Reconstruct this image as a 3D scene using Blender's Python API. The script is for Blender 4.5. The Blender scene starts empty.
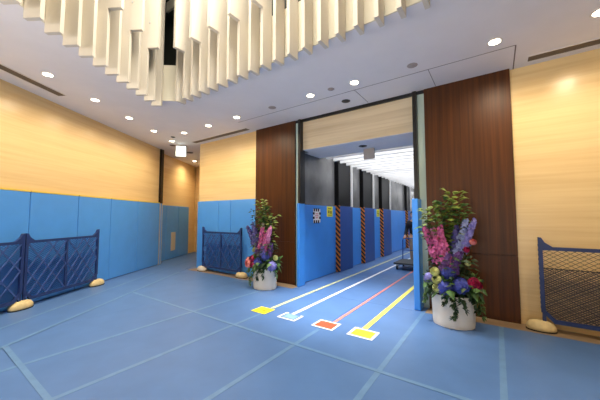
import bpy, bmesh, math, random
from math import sin, cos, pi, radians
from mathutils import Vector, Matrix
random.seed(7)
SC = bpy.context.scene
COL = SC.collection
ORD = ['first','second','third','fourth','fifth','sixth','seventh','eighth','ninth','tenth','eleventh','twelfth',
       'thirteenth','fourteenth','fifteenth','sixteenth','seventeenth','eighteenth','nineteenth','twentieth',
       'twenty-first','twenty-second','twenty-third','twenty-fourth','twenty-fifth','twenty-sixth','twenty-seventh','twenty-eighth','twenty-ninth','thirtieth']

# ------------------------------------------------------------------ materials
def srgb(r, g, b):
    f = lambda c: (c/255/12.92) if c/255 <= 0.04045 else ((c/255+0.055)/1.055)**2.4
    return (f(r), f(g), f(b), 1)

def mat(name, col, rough=0.5, metal=0.0, spec=0.5, noise=0.0, nscale=(8, 8, 8), emit=0.0, bump=0.0, trans=0.0, alpha=1.0, sheen=0.0):
    m = bpy.data.materials.new(name); m.use_nodes = True
    nt = m.node_tree; b = nt.nodes['Principled BSDF']
    b.inputs['Base Color'].default_value = col
    b.inputs['Roughness'].default_value = rough
    b.inputs['Metallic'].default_value = metal
    b.inputs['Specular IOR Level'].default_value = spec
    b.inputs['Transmission Weight'].default_value = trans
    b.inputs['Alpha'].default_value = alpha
    if emit:
        b.inputs['Emission Color'].default_value = col
        b.inputs['Emission Strength'].default_value = emit
    if noise or bump:
        tc = nt.nodes.new('ShaderNodeTexCoord'); mp = nt.nodes.new('ShaderNodeMapping')
        mp.inputs['Scale'].default_value = nscale
        nz = nt.nodes.new('ShaderNodeTexNoise'); nz.inputs['Detail'].default_value = 5; nz.inputs['Scale'].default_value = 1
        nt.links.new(tc.outputs['Object'], mp.inputs[0]); nt.links.new(mp.outputs[0], nz.inputs[0])
        if noise:
            rp = nt.nodes.new('ShaderNodeValToRGB')
            lo = tuple(max(0, c*(1-noise)) for c in col[:3])+(1,); hi = tuple(min(1, c*(1+noise)) for c in col[:3])+(1,)
            rp.color_ramp.elements[0].position = .3; rp.color_ramp.elements[1].position = .7
            rp.color_ramp.elements[0].color = lo; rp.color_ramp.elements[1].color = hi
            nt.links.new(nz.outputs[0], rp.inputs[0]); nt.links.new(rp.outputs[0], b.inputs['Base Color'])
        if bump:
            bp = nt.nodes.new('ShaderNodeBump'); bp.inputs['Strength'].default_value = bump; bp.inputs['Distance'].default_value = .01
            nt.links.new(nz.outputs[0], bp.inputs['Height']); nt.links.new(bp.outputs[0], b.inputs['Normal'])
    return m

def travertine(name, dark, light, rough=.32):
    m = mat(name, light, rough, spec=.5); nt = m.node_tree; b = nt.nodes['Principled BSDF']
    tc = nt.nodes.new('ShaderNodeTexCoord')
    def nz(scale, detail):
        mp = nt.nodes.new('ShaderNodeMapping'); mp.inputs['Scale'].default_value = scale
        n = nt.nodes.new('ShaderNodeTexNoise'); n.inputs['Scale'].default_value = 1; n.inputs['Detail'].default_value = detail
        n.inputs['Distortion'].default_value = .6
        nt.links.new(tc.outputs['Object'], mp.inputs[0]); nt.links.new(mp.outputs[0], n.inputs[0]); return n
    a = nz((.7, .7, 26), 6); c = nz((.35, .35, 5), 3)
    mx = nt.nodes.new('ShaderNodeMath'); mx.operation = 'MULTIPLY_ADD'; mx.inputs[1].default_value = .5
    nt.links.new(c.outputs[0], mx.inputs[0])
    ad = nt.nodes.new('ShaderNodeMath'); ad.operation = 'MULTIPLY'; ad.inputs[1].default_value = .5
    nt.links.new(a.outputs[0], ad.inputs[0]); nt.links.new(ad.outputs[0], mx.inputs[2])
    rp = nt.nodes.new('ShaderNodeValToRGB')
    rp.color_ramp.elements[0].position = .36; rp.color_ramp.elements[0].color = dark
    rp.color_ramp.elements[1].position = .60; rp.color_ramp.elements[1].color = light
    nt.links.new(mx.outputs[0], rp.inputs[0])
    nt.links.new(rp.outputs[0], b.inputs['Base Color'])
    return m

def walnut(name):
    m = mat(name, srgb(70, 40, 24), .42, spec=.3); nt = m.node_tree; b = nt.nodes['Principled BSDF']
    tc = nt.nodes.new('ShaderNodeTexCoord'); mp = nt.nodes.new('ShaderNodeMapping')
    mp.inputs['Scale'].default_value = (34, 34, .7)
    n = nt.nodes.new('ShaderNodeTexNoise'); n.inputs['Scale'].default_value = 1; n.inputs['Detail'].default_value = 6
    nt.links.new(tc.outputs['Object'], mp.inputs[0]); nt.links.new(mp.outputs[0], n.inputs[0])
    rp = nt.nodes.new('ShaderNodeValToRGB')
    rp.color_ramp.elements[0].position = .32; rp.color_ramp.elements[0].color = srgb(66, 35, 10)
    rp.color_ramp.elements[1].position = .7; rp.color_ramp.elements[1].color = srgb(92, 50, 14)
    nt.links.new(n.outputs[0], rp.inputs[0]); nt.links.new(rp.outputs[0], b.inputs['Base Color'])
    return m

def hazard(name):
    m = mat(name, srgb(220, 120, 30), .5); nt = m.node_tree; b = nt.nodes['Principled BSDF']
    tc = nt.nodes.new('ShaderNodeTexCoord'); sx = nt.nodes.new('ShaderNodeSeparateXYZ')
    nt.links.new(tc.outputs['Object'], sx.inputs[0])
    s = nt.nodes.new('ShaderNodeMath'); s.operation = 'ADD'
    nt.links.new(sx.outputs[0], s.inputs[0]); nt.links.new(sx.outputs[2], s.inputs[1])
    k = nt.nodes.new('ShaderNodeMath'); k.operation = 'MULTIPLY'; k.inputs[1].default_value = 7.2
    nt.links.new(s.outputs[0], k.inputs[0])
    fr = nt.nodes.new('ShaderNodeMath'); fr.operation = 'FRACT'; nt.links.new(k.outputs[0], fr.inputs[0])
    gt = nt.nodes.new('ShaderNodeMath'); gt.operation = 'GREATER_THAN'; gt.inputs[1].default_value = .55
    nt.links.new(fr.outputs[0], gt.inputs[0])
    mx = nt.nodes.new('ShaderNodeMix'); mx.data_type = 'RGBA'
    mx.inputs[6].default_value = srgb(18, 16, 20); mx.inputs[7].default_value = srgb(225, 130, 40)
    nt.links.new(gt.outputs[0], mx.inputs[0]); nt.links.new(mx.outputs[2], b.inputs['Base Color'])
    return m

M = {}
M['trav'] = travertine('travertine', srgb(228, 194, 136), srgb(239, 209, 152), .28)
M['trav_pink'] = travertine('travertine_lintel', srgb(206, 184, 146), srgb(228, 210, 176), .35)
M['ceil'] = mat('ceiling_paint', srgb(232, 228, 229), .75, noise=.02, nscale=(3, 3, 3))
M['groove'] = mat('groove_shadow_gap', srgb(120, 112, 108), .8, noise=.05)
M['slot'] = mat('slot_vent_dark', srgb(104, 90, 76), .6, noise=.1)
M['mat'] = mat('mat_blue', srgb(78, 112, 162), .42, spec=.36, noise=.07, nscale=(2.5, 2.5, 2.5), bump=.02)
M['floor'] = mat('floor_blue', srgb(78, 112, 162), .4, noise=.06, nscale=(2, 2, 2))
M['stone'] = mat('stone_brown', srgb(140, 118, 92), .35, noise=.15, nscale=(6, 6, 6))
M['pad'] = mat('pad_blue', srgb(84, 158, 234), .42, noise=.04, nscale=(3, 3, 3), bump=.02)
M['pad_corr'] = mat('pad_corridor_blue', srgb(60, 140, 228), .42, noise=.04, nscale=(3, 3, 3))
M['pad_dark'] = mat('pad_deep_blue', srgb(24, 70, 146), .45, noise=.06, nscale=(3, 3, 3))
M['padside'] = mat('pad_yellow_edge', srgb(226, 200, 84), .5, noise=.05)
M['tape'] = mat('tape_seam', srgb(92, 128, 168), .42, noise=.08, nscale=(9, 9, 9))
M['wood'] = walnut('walnut_veneer')
M['black'] = mat('black_metal', srgb(24, 22, 22), .4, noise=.1)
M['bronze'] = mat('bronze_rail', srgb(48, 40, 34), .35, metal=.6, noise=.1)
M['steel'] = mat('pale_steel', srgb(196, 200, 204), .35, metal=.4, noise=.05)
M['glassstrip'] = mat('green_tinted_glass', srgb(196, 216, 204), .2, noise=.1, nscale=(3, 3, 1))
M['smoke'] = mat('smoked_glass', srgb(112, 112, 112), .18, noise=.35, nscale=(1.5, 1.5, 1.2))
M['blackglass'] = mat('black_glass', srgb(16, 16, 18), .35, spec=.25, noise=.2, nscale=(2, 2, 2))
M['whitep'] = mat('white_panel', srgb(226, 226, 226), .5, noise=.02)
M['fin'] = mat('fin_white', srgb(208, 199, 184), .55, noise=.03, nscale=(5, 5, 1))
M['fin_edge'] = M['fin']
M['clad'] = mat('cladding_cream', srgb(222, 214, 192), .6, noise=.03, nscale=(3, 3, 1))
M['plenum'] = mat('plenum_dark', srgb(44, 50, 44), .8, noise=.15)
M['lamp'] = mat('lamp_lens', (1, .88, .68, 1), .4, emit=14)
M['lampoff'] = mat('lens_grey', srgb(160, 150, 146), .5, noise=.08, nscale=(30, 30, 30))
M['lampring'] = mat('lamp_ring', srgb(225, 220, 214), .4, noise=.02)
M['exit'] = mat('sign_face_lit', (.86, 1, .93, 1), .5, emit=2.2)
M['exitgreen'] = mat('sign_green', srgb(120, 205, 160), .5, emit=.35)
M['signback'] = mat('sign_back_grey', srgb(172, 164, 158), .5, noise=.03)
M['netblue'] = mat('fence_plastic_blue', srgb(40, 58, 108), .42, noise=.12, nscale=(5, 5, 5))
M['netdeep'] = mat('fence_net_blue', srgb(26, 48, 112), .5, noise=.12, nscale=(9, 9, 9))
M['nethaze'] = mat('fence_net_haze', srgb(112, 100, 92), .6, noise=.15, nscale=(9, 9, 9))
M['brace'] = mat('fence_brace_highlit_blue', srgb(70, 92, 150), .3, noise=.1, nscale=(5, 5, 5))  # lighter than the frame blue: highlights on the braces put into the colour
M['netgrey'] = mat('fence_net_grey', srgb(62, 56, 54), .6, noise=.15, nscale=(9, 9, 9))
M['weight'] = mat('weight_tan', srgb(214, 192, 140), .6, noise=.12, nscale=(12, 12, 12), bump=.1)
M['weight_pale'] = mat('weight_pale', srgb(216, 208, 188), .6, noise=.12, nscale=(12, 12, 12), bump=.1)
M['pot'] = mat('pot_white', srgb(238, 232, 218), .45, noise=.03, nscale=(6, 6, 6))
M['soil'] = mat('soil', srgb(46, 36, 28), .9, noise=.3, nscale=(30, 30, 30), bump=.4)
M['leaf'] = mat('leaf_green', srgb(70, 108, 48), .5, noise=.3, nscale=(9, 9, 9))
M['leafy'] = mat('leaf_yellow_green', srgb(122, 142, 58), .5, noise=.3, nscale=(9, 9, 9))
M['leafd'] = mat('leaf_dark', srgb(38, 66, 34), .5, noise=.3, nscale=(9, 9, 9))
M['stem'] = mat('stem_green', srgb(66, 88, 46), .6, noise=.2)
def petal(n, c): M[n] = mat('petal_'+n, srgb(*c), .55, noise=.22, nscale=(26, 26, 26))
petal('pink', (200, 94, 152)); petal('lpink', (236, 150, 196)); petal('purple', (104, 66, 134)); petal('blue', (68, 80, 176))
petal('lilac', (142, 138, 214)); petal('paleblue', (152, 166, 214)); petal('cream', (222, 226, 150)); petal('magenta', (186, 34, 92)); petal('coral', (238, 142, 138))
petal('violet', (86, 80, 150)); petal('white', (226, 222, 214))
M['tyellow'] = mat('tape_yellow', srgb(226, 216, 92), .5, noise=.06)
M['tyellowpale'] = mat('tape_yellow_worn', srgb(196, 200, 150), .5, noise=.12, nscale=(7, 7, 7))
M['twhite'] = mat('tape_white', srgb(228, 232, 236), .5, noise=.05)
M['tred'] = mat('tape_red', srgb(212, 124, 112), .5, noise=.08)
M['byellow'] = mat('marker_yellow', srgb(246, 226, 40), .5, noise=.05)
M['bred'] = mat('marker_red', srgb(222, 78, 44), .5, noise=.06)
M['borange'] = mat('marker_amber', srgb(240, 176, 44), .5, noise=.06)
M['bgreen'] = mat('marker_pale_green', srgb(120, 158, 182), .5, noise=.05)
M['ink'] = mat('ink_dark', srgb(30, 28, 34), .6, noise=.05)
M['olive'] = mat('sign_print_olive', srgb(120, 116, 40), .6, noise=.05)
M['syellow'] = mat('sign_yellow', srgb(226, 220, 60), .5, noise=.04)
M['swhite'] = mat('sign_white', srgb(236, 230, 230), .5, noise=.03)
M['spink'] = mat('sign_print_pink', srgb(214, 130, 136), .5, noise=.05)
M['hazard'] = hazard('hazard_stripes')
M['ventw'] = mat('vent_white', srgb(214, 206, 190), .5, noise=.04)
M['skin'] = mat('skin', srgb(214, 164, 134), .5, noise=.06)
M['cloth'] = mat('cloth_black', srgb(28, 28, 36), .8, noise=.15, nscale=(9, 9, 9))
M['trouser'] = mat('cloth_tan', srgb(176, 150, 130), .8, noise=.12, nscale=(9, 9, 9))
M['hair'] = mat('hair_black', srgb(24, 20, 18), .5, noise=.2)
M['eye'] = mat('eye_dark', srgb(30, 22, 20), .3, noise=.05)
M['lip'] = mat('lip', srgb(170, 96, 88), .5, noise=.05)
M['rubber'] = mat('rubber_black', srgb(26, 26, 28), .7, noise=.1)
M['deck'] = mat('cart_deck_grey', srgb(54, 58, 64), .6, noise=.12)
M['shoe'] = M['rubber']

# ------------------------------------------------------------------ mesh helpers
class MB:
    def __init__(s): s.bm = bmesh.new()
    def box(s, x0, x1, y0, y1, z0, z1):
        v = [s.bm.verts.new((x, y, z)) for z in (z0, z1) for x, y in ((x0, y0), (x1, y0), (x1, y1), (x0, y1))]
        for f in ((3,2,1,0), (4,5,6,7), (0,1,5,4), (1,2,6,5), (2,3,7,6), (3,0,4,7)): s.bm.faces.new([v[i] for i in f])
        return s
    def prism(s, pts, z0, z1):
        a = [s.bm.verts.new((p[0], p[1], z0)) for p in pts]; b = [s.bm.verts.new((p[0], p[1], z1)) for p in pts]
        n = len(pts)
        s.bm.faces.new(a[::-1]); s.bm.faces.new(b)
        for i in range(n): s.bm.faces.new((a[i], a[(i+1) % n], b[(i+1) % n], b[i]))
        return s
    def prismXZ(s, pts, y0, y1):
        a = [s.bm.verts.new((p[0], y0, p[1])) for p in pts]; b = [s.bm.verts.new((p[0], y1, p[1])) for p in pts]
        n = len(pts)
        s.bm.faces.new(a); s.bm.faces.new(b[::-1])
        for i in range(n): s.bm.faces.new((a[(i+1) % n], a[i], b[i], b[(i+1) % n]))
        return s
    def bar(s, p, q, w, d=None):
        p = Vector(p); q = Vector(q); d = d or w
        ax = (q-p).normalized(); ref = Vector((0, 1, 0)) if abs(ax.y) < .9 else Vector((1, 0, 0))
        u = ax.cross(ref).normalized()*w/2; v = ax.cross(u).normalized()*d/2
        a = [s.bm.verts.new(p+x) for x in (u+v, u-v, -u-v, -u+v)]; b = [s.bm.verts.new(q+x) for x in (u+v, u-v, -u-v, -u+v)]
        s.bm.faces.new(a[::-1]); s.bm.faces.new(b)
        for i in range(4): s.bm.faces.new((a[i], a[(i+1) % 4], b[(i+1) % 4], b[i]))
        return s
    def tube(s, pts, r, n=6):
        rings = []
        pts = [Vector(p) for p in pts]
        for i, p in enumerate(pts):
            ax = (pts[min(i+1, len(pts)-1)]-pts[max(i-1, 0)]).normalized()
            ref = Vector((0, 0, 1)) if abs(ax.z) < .9 else Vector((1, 0, 0))
            u = ax.cross(ref).normalized(); v = ax.cross(u)
            rr = r if not isinstance(r, (list, tuple)) else r[i]
            rings.append([s.bm.verts.new(p+(u*cos(2*pi*k/n)+v*sin(2*pi*k/n))*rr) for k in range(n)])
        for a, b in zip(rings, rings[1:]):
            for k in range(n): s.bm.faces.new((a[k], a[(k+1) % n], b[(k+1) % n], b[k]))
        s.bm.faces.new(rings[0][::-1]); s.bm.faces.new(rings[-1])
        return s
    def lathe(s, prof, n=32, sx=1, sy=1, c=(0, 0, 0)):
        rings = [[s.bm.verts.new((c[0]+r*cos(2*pi*k/n)*sx, c[1]+r*sin(2*pi*k/n)*sy, c[2]+z)) for k in range(n)] for r, z in prof]
        for a, b in zip(rings, rings[1:]):
            for k in range(n): s.bm.faces.new((a[k], a[(k+1) % n], b[(k+1) % n], b[k]))
        s.bm.faces.new(rings[0][::-1]); s.bm.faces.new(rings[-1])
        return s
    def ball(s, c, r, sx=1, sy=1, sz=1, n=14):
        m = Matrix.Translation(c) @ Matrix.Diagonal((sx, sy, sz, 1))
        bmesh.ops.create_uvsphere(s.bm, u_segments=n, v_segments=max(6, n*2//3), radius=r, matrix=m); return s
    def poly(s, pts):
        s.bm.faces.new([s.bm.verts.new(p) for p in pts]); return s
    def build(s, name, m, parent=None, smooth=False, bevel=0, loc=None, rz=0):
        bmesh.ops.recalc_face_normals(s.bm, faces=s.bm.faces[:])
        me = bpy.data.meshes.new(name); s.bm.to_mesh(me); s.bm.free()
        o = bpy.data.objects.new(name, me); COL.objects.link(o)
        me.materials.append(M[m] if isinstance(m, str) else m)
        if smooth:
            for p in me.polygons: p.use_smooth = True
        if parent: o.parent = parent
        if loc: o.location = loc
        if rz: o.rotation_euler = (0, 0, rz)
        if bevel:
            md = o.modifiers.new('bevel', 'BEVEL'); md.width = bevel; md.segments = 2; md.limit_method = 'ANGLE'
        return o

def tag(o, label, cat, group=None, kind=None):
    o['label'] = label; o['category'] = cat
    if group: o['group'] = group
    if kind: o['kind'] = kind
    return o
def thing(name, label, cat, loc=(0, 0, 0), rz=0, group=None):
    o = bpy.data.objects.new(name, None); COL.objects.link(o); o.empty_display_size = .05
    o.location = loc; o.rotation_euler = (0, 0, rz)
    return tag(o, label, cat, group)
def dup(root, label, loc, rz=0):
    r = root.copy(); COL.objects.link(r); r.location = loc; r.rotation_euler = (0, 0, rz); r['label'] = label
    for ch in list(root.children):
        c = ch.copy(); COL.objects.link(c); c.parent = r
        for g in list(ch.children):
            d = g.copy(); COL.objects.link(d); d.parent = c
    return r
def struct(mb, name, m, label, cat, **k):
    o = mb.build(name, m, **k); return tag(o, label, cat, kind='structure')

# ------------------------------------------------------------------ place constants (metres)
CEIL = 3.81
BACK = 5.28
U = Vector((-.53, .848, 0)).normalized()            # along the left wall, away from the entrance
N = Vector((.848, .53, 0)).normalized()             # out of the left wall, into the lobby
RZL = math.atan2(N.x, -N.y)                         # turns local -Y into N
W0 = Vector((-9.10, 4.87, 0))
def LW(s, off=0, z=0):
    p = W0-U*s+N*off; return Vector((p.x, p.y, z))

# ------------------------------------------------------------------ room shell
struct(MB().box(-13, 4.2, -4.2, 24, -.2, 0), 'floor', 'floor', 'blue sheeted lobby and corridor floor', 'floor')
struct(MB().box(-7.5, -3.68, 4.95, BACK, 0, .004), 'trim_1', 'stone', 'brown stone floor strip along the wall left of the doorway', 'floor strip')
struct(MB().box(-1.0, 4.0, 4.95, BACK, 0, .004), 'trim_2', 'stone', 'brown stone floor strip along the wall right of the doorway', 'floor strip')

# left wall (local x along wall, front face at y=0 looking -Y)
lw = MB().box(-7.6, 0, 0, .3, 0, CEIL+.05)
struct(lw, 'wall_left', 'trav', 'long beige travertine wall on the left', 'wall', loc=(W0.x, W0.y, 0), rz=RZL)
# wall_left local +x must point along U: check sign of rotation
struct(MB().box(.0, 4.2, .25, .5, 0, CEIL+.05), 'wall_recess', 'trav', 'beige travertine wall of the recess behind the dark rail', 'wall', loc=(W0.x, W0.y, 0), rz=RZL)
struct(MB().box(-12.5, -7.5, 7.6, 7.9, 0, CEIL+.05), 'wall_recess_end', 'trav', 'warm stone wall at the far end of the left recess', 'wall')
struct(MB().box(-7.5, -5.05, BACK, 8.6, 0, CEIL+.05), 'wall_back_left', 'trav', 'beige travertine wall above blue pads left of the walnut panel', 'wall')
struct(MB().box(.24, 4.2, BACK, 5.7, 0, CEIL+.05), 'wall_back_right', 'trav', 'beige travertine wall behind the right barrier', 'wall')
struct(MB().box(4.0, 4.2, -4.2, BACK, 0, CEIL+.05), 'wall_right', 'trav', 'travertine wall on the right, outside the picture', 'wall')
struct(MB().box(-6, 4.2, -4.2, -4.0, 0, CEIL+.05), 'wall_front', 'trav', 'travertine wall behind the camera', 'wall')
# walnut panels
def wood(x0, x1, name, label):
    y = BACK-.06
    struct(MB().box(x0, x1, y, 5.35, .98+.006, CEIL).box(x0, x1, y, 5.35, .06, .98-.006).box(x0, x1, y+.015, 5.35, 0, CEIL-.01), name, 'wood', label, 'wall panel')
wood(-5.05, -3.80, 'wall_walnut_left', 'tall dark walnut wall panel left of the doorway')
wood(-.98, .24, 'wall_walnut_right', 'tall dark walnut wall panel right of the doorway')

# doorway
struct(MB().box(-3.62, -1.15, BACK, 5.6, 3.1, CEIL-.06), 'wall_lintel', 'trav_pink', 'pinkish travertine lintel over the doorway', 'wall')
struct(MB().box(-3.8, -.98, 5.24, 5.5, CEIL-.06, CEIL), 'trim_3', 'black', 'black shadow gap above the doorway lintel', 'trim')
struct(MB().box(-3.9, -.9, 5.6, 6.3, 3.1, CEIL).box(-3.62, -1.15, BACK+.004, 5.6, 3.094, 3.1), 'ceiling_soffit', 'ceil', 'flat soffit behind the doorway lintel', 'ceiling')
struct(MB().box(-3.80, -3.67, 5.26, 5.34, 0, CEIL-.06), 'window_1', 'glassstrip', 'narrow pale green glass strip at the left door jamb', 'window')
struct(MB().box(-1.10, -.98, 5.26, 5.34, 0, CEIL-.06), 'window_2', 'glassstrip', 'narrow pale green glass strip at the right door jamb', 'window')
struct(MB().box(-3.67, -3.61, 5.16, 5.36, 1.86, CEIL-.02), 'door_1', 'black', 'slim black door frame upright at the left jamb', 'door frame')
struct(MB().box(-1.165, -1.10, 5.16, 5.36, 1.86, CEIL-.02), 'door_2', 'black', 'slim black door frame upright at the right jamb', 'door frame')
for nm, x0, x1, y0, lb in (('jamb_pad', -3.69, -3.62, 5.14, 'blue padded cover on the left door jamb'), ('jamb_pad', -1.175, -1.075, 5.0, 'blue padded cover on the right door jamb, hiding part of the trolley')):
    t = tag(MB().box(x0, x1, y0, 5.38, .005, 1.86).build(nm, 'pad_corr', bevel=.012), lb, 'pad')

# ------------------------------------------------------------------ ceiling with the opening
P0 = Vector((-5.35, 2.68, 0)); UF = Vector((-.53, .848, 0)).normalized()
corner_t = (3.04-P0.y+.03*N.y)/UF.y
e0 = P0-N*.03
cornerV = e0+UF*((3.04-e0.y)/UF.y)
startV = e0-UF*((e0.y+1.4)/UF.y)
chA = e0+UF*.06; chB = Vector((-5.0, 3.04, 0))
VOID = [startV, chA, chB, Vector((.75, 3.04, 0)), Vector((.75, -1.4, 0))]
bm = bmesh.new()
outer = [(-13, -4.2), (4.2, -4.2), (4.2, 5.9), (-7.5, 5.9), (-7.5, 8.6), (-13, 8.6)]
edges = []
for loop in (outer, [(v.x, v.y) for v in VOID]):
    vs = [bm.verts.new((x, y, CEIL)) for x, y in loop]
    edges += [bm.edges.new((vs[i], vs[(i+1) % len(vs)])) for i in range(len(vs))]
bmesh.ops.triangle_fill(bm, use_beauty=True, use_dissolve=False, edges=edges)
g = bmesh.ops.extrude_face_region(bm, geom=bm.faces[:])
for v in [x for x in g['geom'] if isinstance(x, bmesh.types.BMVert)]: v.co.z += .06
cm = MB(); cm.bm.free(); cm.bm = bm
struct(cm, 'ceiling', 'ceil', 'pale ceiling around the finned opening', 'ceiling')
# plenum around the opening
pl = MB()
a = Vector(VOID[0])
A = a-N*.5-UF*.5; B = cornerV-N*.45+Vector((-.35, .5, 0)); Cc = Vector((1.3, 3.6, 0)); D = Vector((1.3, -1.9, 0))
loop = [A, B, Cc, D]
inner = [(p.x, p.y) for p in loop]
for i in range(4):
    p, q = loop[i], loop[(i+1) % 4]; dr = (q-p).normalized(); nn = Vector((-dr.y, dr.x, 0))*.1
    pl.prism([(p.x, p.y), (q.x, q.y), (q.x+nn.x, q.y+nn.y), (p.x+nn.x, p.y+nn.y)], CEIL+.06, 7.0)
pl.prism(inner, 6.9, 7.0)
struct(pl, 'wall_plenum', 'plenum', 'dark plenum behind the fins of the ceiling opening', 'wall')
cl = MB()
zt = 4.52
def band(p, q):
    dr = (q-p).normalized(); nn = Vector((dr.y, -dr.x, 0))     # into the opening
    p = p+nn*.004; q = q+nn*.004
    cl.prism([(p.x, p.y), (q.x, q.y), (q.x+nn.x*.02, q.y+nn.y*.02), (p.x+nn.x*.02, p.y+nn.y*.02)], CEIL-.002, zt)
band(a, chA); band(chA, chB); band(chB, Vector((.75, 3.04, 0)))
struct(cl, 'trim_4', 'clad', 'cream cladding band at the rim of the ceiling opening', 'trim')
struct(MB().box(cornerV.x-.1, .7, 3.1, 3.14, 5.98, 6.2), 'trim_5', 'clad', 'cream rail high inside the ceiling opening', 'trim')
tag(MB().tube([(-5.27, 3.16, 4.5), (-5.27, 3.16, 6.88)], .012).ball((-5.27, 3.16, 4.62), .03).build('cable', 'steel'), 'thin cable hanging in the dark slot of the ceiling opening', 'cable')

# fins: every second one has an inner blade that stops higher up
def fin(deep, label, loc, rz):
    t = thing('ceiling_fin', label, 'fin', loc, rz, 'white fins around the ceiling opening')
    MB().box(-.025, .025, -.19, 0, 3.68, 6.5).build('blade', 'fin', t)
    if deep:
        MB().box(-.03, .03, -.385, -.194, 4.52, 6.5).build('inner_blade', 'fin', t)
        for z in (4.98, 5.7): MB().lathe([(.012, 0), (.012, .01)], 8).build('bolt', 'steel', t, loc=(-.03, -.22, z)).rotation_euler = (0, -pi/2, 0)
    return t
RZF = math.atan2(N.x, -N.y)
protos = {}
def place_fin(deep, label, loc, rz):
    if deep not in protos: protos[deep] = fin(deep, label, loc, rz)
    else: dup(protos[deep], label, loc, rz)
for k in range(0, 13):
    p = P0-UF*.2365*k; deep = k in (2, 4, 6, 8, 10, 12)
    place_fin(deep, 'white ceiling fin%s, %s to the left of the dark slot' % (' with a raised inner blade' if deep else ' of a single blade', ORD[k]), (p.x, p.y, 0), RZF)
for j in range(0, 21):
    deep = j % 2 == 1
    place_fin(deep, 'white ceiling fin%s, %s to the right of the dark slot' % (' with a raised inner blade' if deep else ' of a single blade', ORD[j]), (-4.76+.2365*j, 3.0, 0), 0)

# ceiling fittings
def spot(parent, x, y, z, power, size, col, blend=1.0, aim=None, rad=.05):
    l = bpy.data.lights.new('downlight_beam', 'SPOT'); l.energy = power; l.spot_size = radians(size); l.spot_blend = blend
    l.color = col; l.shadow_soft_size = rad
    o = bpy.data.objects.new('downlight_beam', l); COL.objects.link(o); o.location = (x, y, z)
    if aim is not None: o.rotation_euler = Vector(aim).to_track_quat('-Z', 'Y').to_euler()
    return o
WARM = (1, .82, .58)
TL = Vector((-.2*.848, -.2*.53, -1)); TB = Vector((0, .2, -1))
def downlight(x, y, label, power, size=150, col=WARM, z=CEIL, aim=None):
    t = thing('downlight', label, 'ceiling light', (x, y, z), 0, 'round downlights in the lobby ceiling')
    MB().lathe([(.066, -.004), (.09, -.004), (.09, .012), (.066, .012)], 24).build('trim_ring', 'lampring', t)
    MB().lathe([(.002, -.006), (.064, -.006), (.064, .006)], 24).build('lens', 'lamp', t)
    spot(t, x, y, z-.02, power, size, col, aim=aim)
PW = 82
for i, (x, y) in enumerate([(-7.31, 3.73), (-6.8, 2.9), (-6.28, 2.06), (-5.76, 1.24)]):
    downlight(x, y, 'warm downlight along the left wall, %s from the exit sign' % ORD[i], PW, aim=TL)
for k, (x, y) in enumerate([(-5.24, .42), (-4.72, -.4), (-4.2, -1.25)]):
    spot(None, x, y, CEIL-.02, PW, 150, WARM, aim=TL)
for x, y, lb, pw in [(-6.8, 4.28, 'warm downlight in front of the outer corner of the blue padded back wall', PW),
                 (-5.77, 4.28, 'warm downlight in front of the padded back wall, between exit sign and walnut panel', PW),
                 (-4.75, 4.28, 'warm downlight above the left flower arrangement', 150),
                 (-2.76, 4.28, 'downlight above the yellow and white floor markers, left of the doorway pair', 720),
                 (-1.88, 4.28, 'downlight above the orange floor marker, right of the doorway pair', 720),
                 (.06, 4.3, 'warm downlight near the right walnut panel', 110),
                 (1.02, 4.33, 'warm downlight above the right barrier, at the right edge', PW)]:
    downlight(x, y, lb, pw, aim=(0, .14, -1) if -3 < x < -1.5 else TB, size=66 if -3 < x < -1.5 else 150, col=(1, .95, .88) if -3 < x < -1.5 else WARM)
spot(None, 2.05, 4.3, CEIL-.02, 60, 150, WARM, aim=TB)
downlight(-9.95, 6.75, 'warm downlight in the left recess behind the exit sign', 110, 160)
for x, y, r, m, nm, lb, cat in [(-2.33, 4.89, .085, 'black', 'ceiling_speaker', 'black round ceiling fitting close above the doorway lintel', 'ceiling fitting'),
                       (-.95, 4.28, .075, 'lampoff', 'ceiling_detector', 'grey round ceiling detector above the right walnut panel', 'detector'),
                       (-3.72, 4.31, .08, 'lampoff', 'ceiling_detector', 'grey round ceiling detector above the left walnut panel', 'detector'),
                       (-2.32, 4.27, .06, 'lampoff', 'ceiling_detector', 'small grey ceiling detector between the two doorway downlights', 'detector'),
                       (-7.42, 4.33, .06, 'black', 'ceiling_sensor', 'small dark ceiling sensor in front of the exit sign', 'sensor'),
                       (-8.3, 4.84, .09, 'slot', 'ceiling_speaker', 'flat dark ceiling fitting just left of the exit sign', 'ceiling fitting'),
                       (-8.75, 5.75, .11, 'slot', 'ceiling_speaker', 'flat dark ceiling fitting right behind the exit sign', 'ceiling fitting')]:
    t = thing(nm, lb, cat, (x, y, CEIL))
    MB().lathe([(r*.8, -.012), (r, -.004), (r, .01)], 24).build('flange', m, t, smooth=False)
    MB().lathe([(.004, -.022), (r*.55, -.018), (r*.6, -.01)], 20).build('cover', m, t)
downlight(-7.84, 4.55, 'small warm downlight between the dark ceiling fittings, closest to the exit sign', PW, aim=TL)
t = thing('ceiling_sensor', 'dark sprinkler on the soffit under the doorway lintel', 'sensor', (-2.34, 5.74, 3.1))
MB().lathe([(.07, -.012), (.09, -.004), (.09, .01)], 20).build('flange', 'black', t)
MB().lathe([(.003, -.03), (.03, -.022), (.03, -.01)], 16).build('cover', 'black', t)
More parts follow.
